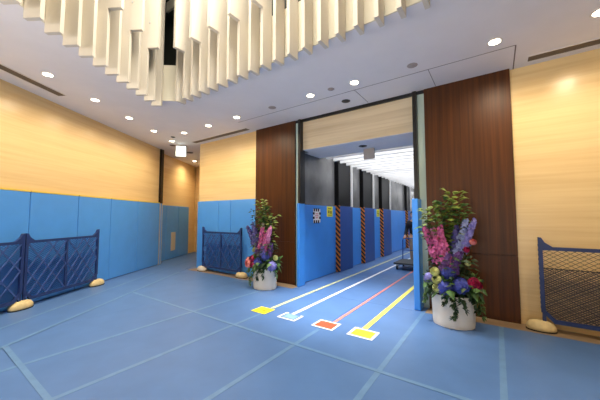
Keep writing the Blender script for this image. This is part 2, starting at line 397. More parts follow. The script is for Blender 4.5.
# slot vents
def slotvent(p, q, label, w=.15):
    p = Vector(p); q = Vector(q); dr = (q-p).normalized(); nn = Vector((-dr.y, dr.x, 0))
    t = thing('slot_vent', label, 'air vent', (p.x, p.y, CEIL), 0, 'slot vents in the ceiling')
    def quad(a, b): return [tuple((x-p)[:2]) for x in (p+nn*a, q+nn*a, q+nn*b, p+nn*b)]
    MB().prism(quad(-w/2, w/2), -.006, .006).build('slot', 'slot', t)
    f = MB()
    for s in (-1, 1): f.prism(quad(s*(w/2), s*(w/2+.014)), -.01, .006)
    f.build('frame', 'lampring', t)
slotvent((-4.5, -1.75, 0), (-6.55, 1.63, 0), 'long dark slot vent parallel to the left wall')
slotvent((-7.45, 5.02, 0), (-5.16, 5.02, 0), 'slot vent above the blue padded back wall')
slotvent((.45, 5.05, 0), (3.2, 5.05, 0), 'slot vent above the right travertine wall')
g = MB().box(-4.98, .285, 4.535, 4.545, CEIL-.003, CEIL+.004).box(.28, .295, 4.54, BACK, CEIL-.003, CEIL+.004).box(-.785, -.777, 4.55, 5.2, CEIL-.003, CEIL+.004).box(-2.0, -1.992, 4.55, 5.2, CEIL-.003, CEIL+.004)
struct(g, 'trim_6', 'groove', 'thin joints in the ceiling in front of the doorway', 'trim')
# exit sign
t = thing('exit_sign', 'white lit exit sign hanging from the ceiling at the left recess', 'sign', (-8.0, 4.95, CEIL), radians(48))
MB().box(-.15, .15, -.03, .03, -.38, -.05).build('housing', 'steel', t, bevel=.006)
MB().box(-.14, .14, -.036, -.03, -.37, -.06).build('face', 'exit', t)
pg = MB()   # faint green pictogram: walking figure and door
pg.ball((.0, -.037, -.115), .022, 1, .1, 1, 8)
for p, q in (((0, -.14), (.01, -.24)), ((0, -.16), (-.06, -.2)), ((.005, -.16), (.06, -.2)), ((.01, -.24), (.06, -.33)), ((.01, -.24), (-.07, -.32))):
    pg.bar((p[0], -.037, p[1]), (q[0], -.037, q[1]), .022, .003)
pg.build('pictogram', 'exitgreen', t)
rd = MB()
for x in (-.08, .08): rd.tube([(x, 0, -.05), (x, 0, 0)], .008)
rd.build('hanger', 'steel', t)
t = thing('hanging_sign', 'grey back of a sign hanging below the doorway soffit', 'sign', (-2.30, 6.0, 3.1))
MB().box(-.125, .125, -.02, .02, -.25, -.01).build('housing', 'signback', t, bevel=.005)
MB().box(-.1, .1, -.015, .015, -.012, 0).build('hanger', 'steel', t)

# ------------------------------------------------------------------ dark rail at the end of the left wall
t = thing('shutter_rail', 'tall dark rail at the far end of the left wall', 'rail', (W0.x, W0.y, 0), RZL)
MB().box(.02, .17, -.05, .2, 2.0, CEIL).build('upper_rail', 'bronze', t)
MB().box(.02, .17, -.05, .2, .0, 2.0).build('lower_cover', 'steel', t)
MB().box(.06, .12, -.056, -.05, .01, 2.0).build('channel', 'pad', t)

# wall pads
def wall_pad(w, h, label, loc, rz, yellow=False, th=.05):
    t = thing('wall_pad', label, 'pad', loc, rz, 'blue pads lining the lobby walls')
    MB().box(-w+.006, -.006, -th, 0, .012, h).build('pad_body', 'pad', t, bevel=.012)
    if yellow: MB().box(-w+.01, -.01, -th-.004, -.002, h-.012, h+.016).build('edge_strip', 'padside', t)
    return t
ss = [.0, 1.14, 2.2, 3.17, 4.2, 5.2, 6.2]
for i in range(len(ss)-1):
    p = LW(ss[i], 0)
    wall_pad(ss[i+1]-ss[i], 2.01, 'tall blue pad with yellow top edge on the left wall, %s from the dark rail' % ORD[i], p, RZL, True)
bx = [-5.05, -6.0, -6.52, -7.5]
for i, lb in enumerate(['blue pad on the back wall beside the left walnut panel', 'narrow blue pad on the back wall behind the middle barrier', 'blue pad at the outer corner of the back wall, left end of the middle barrier']):
    wall_pad(bx[i]-bx[i+1], 2.02, lb, (bx[i], BACK, 0), 0)
rp = W0-N*.25
for i, lb in enumerate(['blue pad in the left recess just behind the dark rail', 'blue pad in the left recess carrying the white vent', 'blue pad at the far end of the left recess']):
    p = rp+U*(.9*(i+1)+.0)
    wall_pad(.9, 1.97, lb, (p.x, p.y, 0), RZL)
p = rp+U*1.4+N*.055
t = thing('wall_vent', 'white louvred vent low on the recess pad', 'vent', (p.x, p.y, 0), RZL)
MB().box(-.16, .16, -.012, 0, .3, .98).build('frame', 'ventw', t, bevel=.004)
lv = MB()
for k in range(14): lv.box(-.13, .13, -.02, -.012, .34+k*.044, .36+k*.044)
lv.build('louvre', 'ventw', t)

# ------------------------------------------------------------------ floor mats and seam tape
def clip(poly, p, n):
    out = []
    for i in range(len(poly)):
        a, b = poly[i], poly[(i+1) % len(poly)]
        da = (a[0]-p[0])*n[0]+(a[1]-p[1])*n[1]; db = (b[0]-p[0])*n[0]+(b[1]-p[1])*n[1]
        if da >= 0: out.append(a)
        if da*db < 0:
            t = da/(da-db); out.append((a[0]+(b[0]-a[0])*t, a[1]+(b[1]-a[1])*t))
    return out
def area(p): return abs(sum(p[i][0]*p[(i+1) % len(p)][1]-p[(i+1) % len(p)][0]*p[i][1] for i in range(len(p))))/2
L1 = (-4.84, .76); L2p = (-5.83, 1.1); LD = (-.55, .835); LN = (.835, .55)
def floor_mat(poly, label, z=.006):
    if len(poly) < 3 or area(poly) < .05: return
    cx = sum(p[0] for p in poly)/len(poly); cy = sum(p[1] for p in poly)/len(poly)
    q = [((p[0]-cx)*.997, (p[1]-cy)*.998) for p in poly]
    o = MB().prism(q, 0, z).build('floor_mat', 'mat', loc=(cx, cy, 0))
    tag(o, label, 'floor mat', 'blue floor mat sheets')
XS = [2.05, 1.02, 0, -1.02, -2.06, -3.14, -4.12, -5.14, -6.16, -7.2]
YS = [4.95, 2.83, .8, -1.25]
for i in range(len(XS)-1):
    for j in range(3):
        x1, x0 = XS[i], XS[i+1]; y1, y0 = YS[j], YS[j+1]
        if j == 2 and i not in (3, 4, 5): continue
        if j == 1 and i < 1: continue
        poly = clip([(x0, y0), (x1, y0), (x1, y1), (x0, y1)], L1, LN)
        floor_mat(poly, 'blue lobby floor mat, %s row from the doorway, %s column from the right edge' % (ORD[j], ORD[i]))
for i in range(5):
    s0 = -2.3+i*1.9; q = lambda s, off: (L1[0]+LD[0]*s-LN[0]*off, L1[1]+LD[1]*s-LN[1]*off)
    floor_mat([q(s0, .0), q(s0+1.9, 0), q(s0+1.9, .64), q(s0, .64)][::-1], 'slanting blue floor mat in the strip along the left wall, %s from the camera' % ORD[i])
for i in range(4):
    y0 = 4.95+i*2.05
    cols = [(-3.62, -3.14), (-3.14, -2.06), (-2.06, -1.17)]
    for k, (x0, x1) in enumerate(cols):
        floor_mat([(x0, y0), (x1, y0), (x1, y0+2.05), (x0, y0+2.05)], 'blue corridor floor mat, %s row past the lintel, %s column' % (ORD[i], ['left', 'middle', 'right'][k]))
def tapeq(name, p, q, w, m, label, cat, group=None, z=.0065, h=.0015):
    p = Vector((p[0], p[1], 0)); q = Vector((q[0], q[1], 0)); dr = (q-p).normalized(); nn = Vector((-dr.y, dr.x, 0))*w/2
    o = MB().prism([tuple(v[:2]) for v in (-nn, q-p-nn, q-p+nn, nn)], z, z+h).build(name, m, loc=(p.x, p.y, 0))
    return tag(o, label, cat, group)
SG = 'pale seam tapes between the floor mats'
for i, x in enumerate([0, -1.02, -2.06, -3.14, -4.12]):
    tapeq('seam_tape', (x, -1.0), (x, 3.4 if x == -2.06 else 4.94), .055, 'tape', 'pale seam tape running towards the doorway wall, %s from the right' % ORD[i], 'tape', SG)
def l1x(y): return L1[0]+LD[0]*(y-L1[1])/LD[1]
for y, lb in ((2.83, 'pale seam tape crossing the lobby floor in front of the four floor markers'), (.8, 'pale seam tape crossing the floor at the lower left corner')):
    tapeq('seam_tape', (l1x(y), y), (2.0, y), .05, 'tape', lb, 'tape', SG, z=.0082)
tapeq('seam_tape', (L1[0]-LD[0]*1.5, L1[1]-LD[1]*1.5), (L1[0]+LD[0]*4.6, L1[1]+LD[1]*4.6), .055, 'tape', 'slanting seam tape parallel to the left wall, farther from the barriers', 'tape', SG, z=.0098)
tapeq('seam_tape', (L2p[0]-LD[0]*1.5, L2p[1]-LD[1]*1.5), (L2p[0]+LD[0]*3.6, L2p[1]+LD[1]*3.6), .05, 'tape', 'slanting seam tape parallel to the left wall, nearer the barriers', 'tape', SG)
tapeq('seam_tape', (-3.6, 7.0), (-1.2, 7.0), .05, 'tape', 'pale seam tape crossing the corridor floor', 'tape', SG)

# coloured guide lines and markers
GL = 'coloured guide tapes leading into the corridor'
tapeq('guide_tape', (-3.17, 3.7), (-3.17, 14), .06, 'tyellowpale', 'faded yellow guide tape, leftmost of the four corridor lines', 'tape', GL, z=.009)
tapeq('guide_tape', (-2.70, 3.66), (-2.70, 14), .06, 'twhite', 'white guide tape on the floor leading into the corridor', 'tape', GL, z=.009)
tapeq('guide_tape', (-2.0, 3.72), (-2.0, 14), .042, 'tred', 'red guide tape on the floor leading into the corridor', 'tape', GL, z=.009)
tapeq('guide_tape', (-1.545, 3.75), (-1.545, 14), .075, 'tyellow', 'bright yellow guide tape, rightmost of the four corridor lines', 'tape', GL, z=.009)
def marker(x, y, label, inner, border, w=.32, d=.27, bw=.03, fill=True):
    t = thing('floor_marker', label, 'floor marker', (x, y, 0), 0, 'square markers at the ends of the guide tapes')
    if fill: MB().box(-w/2+bw, w/2-bw, -d/2+bw, d/2-bw, .0105, .0118).build('fill', inner, t)
    b = MB().box(-w/2, w/2, -d/2, -d/2+bw, .0105, .012).box(-w/2, -w/2+bw, -d/2+bw, d/2-bw, .0105, .012)
    if fill: b.box(-w/2, w/2, d/2-bw, d/2, .0105, .012)
    else: b.box(-w/2, -w/2+.05, d/2-bw, d/2, .0105, .012).box(w/2-.05, w/2, d/2-bw, d/2, .0105, .012)
    b.box(w/2-bw, w/2, -d/2+bw, d/2-bw, .0105, .012)
    b.build('border', border, t)
    return t
t = marker(-3.22, 3.53, 'solid yellow floor marker at the end of the faded yellow tape', 'byellow', 'byellow', .3, .26, .02)
MB().bar((-.05, 0, .0125), (.05, 0, .0125), .016, .002).bar((.03, -.04, .0125), (.05, 0, .0125), .016, .002).bar((.03, .04, .0125), (.05, 0, .0125), .016, .002).build('printed_mark', 'olive', t)
marker(-2.67, 3.55, 'open white square floor marker at the end of the white tape', 'mat', 'twhite', .33, .25, .03, False)
t2 = MB().box(-.11, .11, -.07, .09, .0105, .0112).build('fill', 'bgreen', [o for o in COL.objects if o.get('label', '').startswith('open white square')][0])
marker(-2.05, 3.58, 'red-orange floor marker with white border at the end of the red tape', 'bred', 'twhite', .34, .28)
marker(-1.5, 3.6, 'amber floor marker with white border at the end of the bright yellow tape', 'borange', 'twhite', .35, .29, .035)

# ------------------------------------------------------------------ net barriers
def net(mb, x0, x1, z0, z1, pitch, w, y):
    # diamond net clipped to a rectangle
    H = z1-z0; k = x0-H*.8
    sl = .62
    n = int((x1-x0+H/sl)/pitch)+1
    for sgn in (1, -1):
        for i in range(n+1):
            xa = x0-H/sl+i*pitch if sgn == 1 else x0+i*pitch
            # line x = xa + sgn*(z-z0)/sl
            za, zb = z0, z1
            fx = lambda z: xa+sgn*(z-z0)/sl
            if sgn == 1:
                if fx(za) < x0: za = z0+(x0-xa)*sl
                if fx(zb) > x1: zb = z0+(x1-xa)*sl
            else:
                if fx(za) > x1: za = z0+(xa-x1)*sl
                if fx(zb) < x0: zb = z0+(xa-x0)*sl
            if zb-za < .02: continue
            mb.bar((fx(za), y+sgn*.002, za), (fx(zb), y+sgn*.002, zb), w, .004)
def barrier(W, label, loc, rz, braces=True, netmat='netdeep', lower=True):
    t = thing('net_barrier', label, 'barrier', loc, rz, 'blue net barriers standing along the walls')
    h = W/2; zt = 1.14; zb = .12; b = .045; ch = .13
    f = MB()
    f.box(-h, -h+b, -.02, .02, zb+ch, 1.20).box(h-b, h, -.02, .02, zb+ch, 1.20)
    f.box(-h+b, h-b, -.018, .018, zt-.045, zt)
    f.box(-h+ch, h-ch, -.018, .018, zb, zb+.05)
    for s in (-1, 1):
        f.prismXZ([(s*h, zb+ch+.02), (s*(h-b), zb+ch+.03), (s*(h-ch-.02), zb+.052), (s*(h-ch), zb)], -.019, .019)
    f.build('frame', 'netblue', t)
    for s in (-1, 1):
        MB().prismXZ([(s*h, zt-.06), (s*h, 1.27), (s*(h-.035), 1.265), (s*(h-.07), 1.20), (s*(h-.15), zt+.001), (s*(h-.15), zt-.03)], -.022, .022).build('corner_ear', 'netblue', t)
        fo = MB().box(s*(h-.03)-.02, s*(h-.03)+.02, -.014, .014, .01, zb+ch+.02); fo.build('foot', 'netblue', t)
    nt_ = MB(); net(nt_, -h+b, h-b, zb+.06, zt-.045, .062 if braces else .085, .006 if braces else .005, .004)
    nt_.build('net', netmat, t)
    if braces:
        MB().box(-.02, .02, -.016, .016, zb+.05, zt-.045).build('centre_post', 'netblue', t)
        br = MB()
        zl, zh = zb+.05, zt-.045
        for half in (-1, 1):
            xa, xb = (-h+b, -.02) if half < 0 else (.02, h-b)
            xm = (xa+xb)/2; zm = (zl+zh)/2
            for p, q in (((xa, zm), (xm, zh)), ((xm, zh), (xb, zm)), ((xb, zm), (xm, zl)), ((xm, zl), (xa, zm)), ((xa, zl), (xb, zh)), ((xa, zh), (xb, zl)),
                         ((xa, zl+.22), (xb-.2, zh)), ((xa+.2, zl), (xb, zh-.22))):
                br.bar((p[0], -.012, p[1]), (q[0], -.012, q[1]), .02, .012)
        br.build('brace', 'brace', t)
    else:
        n2 = MB(); net(n2, -h+b, h-b, zb+.055, .84, .05, .009, .014); n2.build('lower_net', 'nethaze', t)
        rl = MB()
        rl.bar((-h+b, .012, .845), (h-b, .012, .845), .012, .008); rl.build('net_cord', 'netgrey', t)
        no = MB()
        for k in range(14): no.box(-h-.004, -h+.0, -.012, .012, .3+k*.065, .33+k*.065)
        no.build('notch_strip', 'netblue', t)
    return t
def weight(label, loc, rz, m='weight', L=.19):
    t = thing('barrier_base', label, 'base weight', loc, rz, 'tan base weights under the barriers')
    s = MB(); s.lathe([(.9, 0), (1.0, .03), (.96, .07), (.78, .115), (.45, .135), (.05, .138)], 28, L, .11)
    s.build('weight_body', m, t, smooth=True)
    MB().lathe([(1.0, 0), (1.01, .012), (.99, .02)], 28, L, .111).build('rubber_rim', 'rubber', t)
    return t
OFFB = .18
SA, SB, SCC = 2.73, 4.38, 6.03
def lb(s): return LW(s, OFFB)
pA, pB, pC = lb(SA), lb(SB), lb(SCC)
mid = (pA+pB)/2; barrier(1.63, 'blue net barrier along the left wall, the far one ending at mid wall', mid, RZL)
mid = (pB+pC)/2; barrier(1.63, 'blue net barrier along the left wall, the near one cut by the picture edge', mid, RZL)
weight('tan base weight under the far end of the left wall barriers', pA, RZL)
weight('tan base weight under the joint between the two left wall barriers', pB, RZL, 'weight', .19)
barrier(1.62, 'blue net barrier in front of the padded back wall, beside the left flowers', (-6.22, 5.1, 0), 0)
weight('pale base weight under the left end of the middle barrier', (-7.03, 5.1, 0), 0, 'weight_pale', .18)
weight('tan base weight under the right end of the middle barrier, beside the left planter', (-5.4, 5.1, 0), 0)
barrier(1.9, 'blue framed net barrier in front of the right travertine wall', (1.41, 5.12, 0), 0, False, 'netgrey')
weight('flat tan base weight under the right barrier', (.45, 5.12, 0), 0, 'weight', .165)

# ------------------------------------------------------------------ corridor
CX = -3.81
struct(MB().box(-4.1, CX, 5.36, 24, 0, 3.6), 'wall_corridor_left', 'blackglass', 'dark left wall of the corridor above the pads', 'wall')
struct(MB().box(-1.0, -.7, 5.9, 24, 0, 3.6), 'wall_corridor_right', 'smoke', 'grey right wall of the corridor', 'wall')
struct(MB().box(-4.1, -.7, 23.8, 24, 0, 3.6), 'wall_corridor_end', 'whitep', 'pale wall at the far end of the corridor', 'wall')
struct(MB().box(-4.1, -.7, 6.3, 24, 3.5, 3.6), 'ceiling_corridor', 'whitep', 'white corridor ceiling above the baffles', 'ceiling')
# recess bays of glass over blue padding
bays = [(5.36, 7.14), (8.05, 8.95), (9.93, 10.85), (11.9, 14.6), (15.3, 17.0), (17.8, 20)]
for i, (y0, y1) in enumerate(bays):
    tag(MB().box(CX+.004, CX+.03, y0+.02, y1-.02, 1.86, 3.3).build('glass_panel', 'smoke'), 'grey glass panel over the blue pad, %s bay of the corridor' % ORD[i], 'glass panel', 'grey glass panels along the corridor')
    x0 = CX; o = MB().box(CX+.004, CX+.06, y0+.01, y1-.01, .01, 1.85).build('corridor_pad', 'pad_corr', bevel=.01)
    tag(o, 'light blue pad lining the %s bay of the corridor wall' % ORD[i], 'pad', 'blue pads lining the corridor')
piers = [(7.15, 8.02), (8.97, 9.9), (10.87, 11.87), (14.62, 15.28), (17.02, 17.78)]
for i, (y0, y1) in enumerate(piers):
    px = -3.655
    t = thing('padded_pier', 'black pier with deep blue padding and hazard striped edge, %s along the corridor' % ORD[i], 'pier', (CX+.004, y0, 0), 0, 'padded piers along the corridor')
    MB().box(0, px-CX-.02, .02, y1-y0, 0, 3.3).build('pier_core', 'blackglass', t)
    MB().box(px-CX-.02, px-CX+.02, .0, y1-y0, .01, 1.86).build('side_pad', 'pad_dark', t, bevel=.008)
    MB().box(px-CX-.02, px-CX+.025, y1-y0-.06, y1-y0+.015, 1.86, 3.3).build('steel_mullion', 'whitep', t)
    MB().box(.0, px-CX+.022, -.02, .018, .01, 1.88).build('hazard_strip', 'hazard', t)
# signs
t = thing('notice_sign', 'black and white square notice on the first corridor pad', 'sign', (CX+.06, 6.1, 1.58))
MB().box(0, .004, -.17, .17, -.17, .17).build('plate', 'swhite', t)
for y in (-.15, -.05, .05):
    for z in (.11, -.19): MB().box(.004, .007, y, y+.06, z, z+.08).build('border_block', 'ink', t)
for z in (-.08, .03):
    for y in (-.19, .11): MB().box(.004, .007, y, y+.08, z, z+.06).build('border_block', 'ink', t)
k = MB()
for z, a, b in ((.05, -.07, .07), (.0, -.09, .08), (-.05, -.06, .06)): k.box(.004, .006, a, b, z-.012, z+.012)
k.build('print', 'spink', t)
for y, z, lb_ in ((6.78, 1.70, 'small yellow notice beside the first hazard striped edge'), (10.62, 1.70, 'small yellow notice on the third corridor bay')):
    t = thing('yellow_notice', lb_, 'sign', (CX+.06, y, z), 0, 'yellow notices in the corridor')
    MB().box(0, .004, -.16, .16, -.14, .14).build('plate', 'syellow', t)
    MB().box(.004, .006, -.10, .08, .06, .09).box(.004, .006, -.10, -.02, -.05, .03).box(.004, .006, .02, .1, -.06, .02).box(.004, .006, -.1, .1, -.11, -.09).build('print', 'olive', t)
# luminous ceiling: light panels between white baffles
for i in range(6):
    y = 6.4+i*2.9
    t = thing('ceiling_panel_light', 'long luminous ceiling panel above the corridor baffles, %s from the doorway' % ORD[i], 'ceiling light', (-2.38, y, 3.46), 0, 'luminous panels above the corridor baffles')
    MB().box(-1.3, 1.3, .05, 2.85, 0, .012).build('diffuser', mat('diffuser_light', (1, 1, 1, 1), .5, emit=2.8) if i == 0 else bpy.data.materials['diffuser_light'], t)
    MB().box(-1.33, 1.33, .02, .05, -.01, .02).box(-1.33, 1.33, 2.85, 2.88, -.01, .02).build('frame', 'whitep', t)
base = None
for i in range(30):
    y = 6.45+i*.4
    lbx = 'white corridor ceiling baffle, %s from the lintel' % ORD[i]
    if base is None:
        base = MB().box(-1.3, 1.28, 0, .06, 3.1, 3.32).build('ceiling_baffle', 'whitep', loc=(-2.36, y, 0)); tag(base, lbx, 'ceiling baffle', 'white baffles under the corridor ceiling')
    else:
        o = base.copy(); COL.objects.link(o); o.location = (-2.36, y, 0); o['label'] = lbx

# ------------------------------------------------------------------ flowers
def rnd(a, b): return random.uniform(a, b)
def frame(d):
    d = Vector(d).normalized(); ref = Vector((0, 0, 1)) if abs(d.z) < .95 else Vector((1, 0, 0))
    u = d.cross(ref).normalized(); return d, u, u.cross(d).normalized()
def leaf(mb, p, d, L, w, droop=.25):
    d, u, v = frame(d); p = Vector(p)
    m = p+d*L*.5-v*0+Vector((0, 0, L*.06)); t = p+d*L-Vector((0, 0, L*droop))
    up = v if v.z > 0 else -v
    a = mb.bm.verts.new(p); b = mb.bm.verts.new(m+u*w/2-up*.1*w); c = mb.bm.verts.new(t); e = mb.bm.verts.new(m-u*w/2-up*.1*w)
    k = mb.bm.verts.new(m+up*.12*w)
    for f in ((a, b, k), (b, c, k), (c, e, k), (e, a, k)): mb.bm.faces.new(f)
def floret(mb, p, d, r, n=5, cup=.3):
    d, u, v = frame(d); p = Vector(p); ph = rnd(0, 6)
    for i in range(n):
        a = ph+2*pi*i/n; dr = u*cos(a)+v*sin(a); sd = -u*sin(a)+v*cos(a)
        q = [p, p+dr*r*.6+sd*r*.42+d*r*cup*.5, p+dr*r+d*r*cup, p+dr*r*.6-sd*r*.42+d*r*cup*.5]
        mb.poly(q)
def spike(t, p, q, r0, m, stemfrom, n=70, name='delphinium_spike'):
    p = Vector(p); q = Vector(q); mb = MB()
    for i in range(n):
        f = i/n; c = p.lerp(q, f); rr = r0*(1-.62*f)
        a = i*2.4; d, u, v = frame(q-p)
        o = (u*cos(a)+v*sin(a)); rr *= 1.2; floret(mb, c+o*rr*.75+Vector((rnd(-.01,.01), rnd(-.01,.01), rnd(-.01,.01))), o+d*.35, .046*(1-.4*f)*rnd(.7, 1.2), 5, .25)
    o = mb.build(name, m, t)
    MB().tube([stemfrom, p, q], [.007, .006, .003], 5).build('stem', 'stem', o)
    return o
def hydrangea(t, c, r, m, root):
    mb = MB(); c = Vector(c); n = 90
    for i in range(n):
        z = 1-2*(i+.5)/n; a = i*2.39996; s = math.sqrt(max(0, 1-z*z)); d = Vector((s*cos(a), s*sin(a), z))
        floret(mb, c+d*r*rnd(.88, 1.04), d+Vector((rnd(-.2, .2), rnd(-.2, .2), rnd(-.2, .2))), r*.30, 4, .12)
    mb.ball(c, r*.8, n=10)
    o = mb.build('hydrangea_head', m, t)
    MB().tube([root, c], .006, 5).build('stem', 'stem', o)
def rose(t, c, r, m, d, root, name='rose'):
    mb = MB(); c = Vector(c); d, u, v = frame(d)
    for ring, (n, rr, tilt) in enumerate([(3, .42, .15), (4, .62, .3), (5, .82, .5), (6, 1.0, .85)]):
        for i in range(n):
            a0 = 2*pi*i/n+ring*.7; wd = 1.25*2*pi/n/2; rows = []
            for th in (-.9, -.2, .45, .95-tilt*.45):       # cup shaped petal, from base to lip
                row = []
                for kk in (-1, -.35, .35, 1):
                    ang = a0+kk*wd*(1 if th < .4 else .75); dr = u*cos(ang)+v*sin(ang)
                    row.append(mb.bm.verts.new(c+dr*r*rr*math.cos(th*1.1)*(1+.15*(th > .4)*tilt)+d*r*.8*math.sin(th*1.3)))
                rows.append(row)
            for ra, rb in zip(rows, rows[1:]):
                for kk in range(3): mb.bm.faces.new((ra[kk], ra[kk+1], rb[kk+1], rb[kk]))
    mb.ball(c, r*.42, n=8)
    o = mb.build(name, m, t)
    MB().tube([root, c], .005, 5).build('stem', 'stem', o)
def branch(t, pts, n, L, w, m, name='leafy_branch', spread=1.0):
    pts = [Vector(p) for p in pts]; mb = MB()
    n = int(n*1.3)
    for i in range(n):
        f = (.25+.75*i/n)*(len(pts)-1); k = min(int(f), len(pts)-2); c = pts[k].lerp(pts[k+1], f-k)
        d = (pts[k+1]-pts[k]).normalized(); a = i*2.4+rnd(-.4, .4); _, u, v = frame(d)
        tw = rnd(.02, .09)*spread; dirn = (u*cos(a)+v*sin(a))+d*.5
        leaf(mb, c+dirn*tw, dirn+Vector((0, 0, rnd(-.3, .3))), L*(1.7 if m != 'leafd' else 1.35)*rnd(.7, 1.2), w*(1.9 if m != 'leafd' else 1.5)*rnd(.8, 1.2))
    o = mb.build(name, m, t)
    MB().tube(pts, [.007]*(len(pts)-1)+[.003], 5).build('stem', 'stem', o)
def ivy(t, pts, n, m='leafd'):
    pts = [Vector(p) for p in pts]; mb = MB()
    for i in range(n):
        f = (i+.5)/n*(len(pts)-1); k = min(int(f), len(pts)-2); c = pts[k].lerp(pts[k+1], f-k)
        d = Vector((rnd(-1, 1), -rnd(.2, .9), rnd(-.6, .4)))
        for s in (-.6, 0, .6):       # three lobes
            dd = Matrix.Rotation(s, 3, 'Y') @ d
            leaf(mb, c+d*.01, dd, rnd(.05, .08), .035, .15)
    o = mb.build('ivy_trail', m, t)
    MB().tube(pts, .003, 5).build('stem', 'stem', o)

def planter(x, y, label, mir, kind):
    t = thing('flower_arrangement', label, 'flower arrangement', (x, y, 0), 0, 'flower arrangements at the doorway')
    pr = [(.90, 0), (.93, .01), (.955, .05), (.99, .40), (1.0, .435), (.985, .445), (.955, .44), (.94, .40)]
    MB().lathe(pr, 56, .285, .235).build('pot', 'pot', t, smooth=False)
    MB().lathe([(.90, .385), (.93, .40), (.93, .41)], 40, .285, .235).build('soil', 'soil', t)
    r0 = (0, 0, .4)
    s = mir
    if kind == 'right':
        # tall loose greenery
        branch(t, [r0, (0, .02, 1.1), (.02, .02, 1.6), (.05, .0, 1.9)], 46, .085, .05, 'leafy')
        branch(t, [r0, (-.08, .03, 1.0), (-.18, .0, 1.4), (-.27, -.02, 1.66)], 44, .085, .05, 'leafy')
        branch(t, [r0, (-.04, .03, 1.0), (-.1, .0, 1.45), (-.11, -.02, 1.78)], 44, .085, .05, 'leaf')
        branch(t, [r0, (.04, .05, 1.0), (.1, .03, 1.4), (.14, 0, 1.7)], 40, .08, .045, 'leaf')
        branch(t, [r0, (-.05, .08, 1.0), (-.03, .1, 1.4), (-.04, .1, 1.62)], 40, .09, .05, 'leafd')
        branch(t, [r0, (-.12, .03, .9), (-.25, .0, 1.2), (-.36, -.02, 1.42)], 34, .08, .045, 'leaf')
        # pink and blue spikes
        spike(t, (-.16, -.06, .88), (-.34, -.1, 1.40), .075, 'pink', r0)
        spike(t, (-.05, -.10, .86), (-.12, -.14, 1.42), .075, 'pink', r0)
        spike(t, (-.10, -.02, 1.0), (-.24, -.04, 1.38), .07, 'lpink', r0)
        spike(t, (-.02, -.10, .86), (-.19, -.16, 1.24), .07, 'pink', r0)
        spike(t, (.07, -.03, 1.02), (.21, -.06, 1.52), .065, 'paleblue', r0)
        spike(t, (.14, -.02, 1.05), (.31, -.05, 1.52), .06, 'lilac', r0)
        spike(t, (.04, -.02, .98), (.08, -.05, 1.42), .065, 'violet', r0)
        spike(t, (.02, -.1, .80), (.13, -.16, 1.06), .075, 'purple', r0, 60)
        spike(t, (-.08, -.12, .80), (-.02, -.17, 1.04), .07, 'purple', r0, 55)
        rose(t, (.28, -.08, 1.2), .045, 'coral', (.4, -.6, .6), r0); rose(t, (.2, -.1, 1.09), .042, 'magenta', (.3, -.7, .5), r0)
        hydrangea(t, (-.03, -.12, .76), .105, 'blue', r0); hydrangea(t, (-.07, -.19, .55), .11, 'blue', r0); hydrangea(t, (.12, -.17, .60), .11, 'blue', r0)
        hydrangea(t, (-.29, -.06, .64), .08, 'lilac', r0)
        rose(t, (-.2, -.16, .755), 0.065, 'cream', (-.3, -.8, .5), r0); rose(t, (-.17, -.2, .655), 0.065, 'cream', (-.2, -.9, .4), r0); rose(t, (-.16, -.22, .54), 0.065, 'cream', (-.1, -.9, .3), r0)
        rose(t, (.21, -.08, .9), .04, 'cream', (.3, -.7, .6), r0)
        rose(t, (.27, -.14, .65), .075, 'magenta', (.3, -.8, .3), r0); rose(t, (.32, -.08, .61), .055, 'magenta', (.6, -.6, .3), r0)
        ivy(t, [(.0, -.15, .46), (.03, -.24, .42), (.05, -.235, .28), (.03, -.225, .14)], 22); ivy(t, [(-.08, -.15, .46), (-.08, -.23, .42), (-.06, -.225, .3)], 12); ivy(t, [(.1, -.15, .46), (.14, -.23, .42), (.16, -.22, .29)], 14)
        ivy(t, [(.25, -.05, .45), (.33, -.05, .42), (.36, -.05, .2)], 24, 'leaf'); ivy(t, [(.22, -.1, .45), (.29, -.12, .42), (.31, -.1, .24)], 20); ivy(t, [(-.26, -.05, .5), (-.34, -.03, .42), (-.36, -.03, .26)], 18, 'leaf')
    else:
        branch(t, [r0, (-.05, .02, 1.1), (-.08, .02, 1.6), (-.09, .0, 1.88)], 44, .085, .05, 'leafy')
        branch(t, [r0, (.05, .03, 1.0), (.02, .0, 1.4), (.0, -.02, 1.74)], 44, .085, .05, 'leaf')
        branch(t, [r0, (.1, .03, 1.0), (.16, .0, 1.3), (.21, -.02, 1.56)], 36, .08, .05, 'leafy')
        branch(t, [r0, (-.15, .03, 1.0), (-.28, .0, 1.4), (-.38, 0, 1.72)], 30, .075, .045, 'leafd')
        branch(t, [r0, (-.06, .06, 1.0), (-.14, .06, 1.35), (-.17, .06, 1.62)], 44, .09, .05, 'leaf')
        branch(t, [r0, (0, .08, .9), (.04, .1, 1.3), (.05, .1, 1.5)], 40, .09, .05, 'leafd')
        spike(t, (-.26, -.04, .92), (-.5, -.06, 1.34), .07, 'violet', r0)
        spike(t, (-.2, -.02, .98), (-.36, -.05, 1.42), .07, 'lilac', r0)
        spike(t, (-.14, -.05, .9), (-.22, -.07, 1.3), .07, 'violet', r0)
        spike(t, (-.05, -.02, 1.05), (-.04, -.02, 1.42), .06, 'white', r0, 40)
        spike(t, (.1, -.1, .98), (.27, -.12, 1.34), .07, 'lpink', r0)
        spike(t, (.0, -.12, .86), (.05, -.15, 1.33), .08, 'pink', r0)
        spike(t, (.08, -.11, .86), (.16, -.16, 1.2), .075, 'pink', r0)
        spike(t, (-.1, -.1, .74), (-.08, -.16, 1.0), .07, 'purple', r0, 55); spike(t, (.05, -.12, .7), (.1, -.17, .95), .075, 'lilac', r0, 55)
        spike(t, (.15, -.05, .7), (.25, -.08, .98), .065, 'purple', r0, 50)
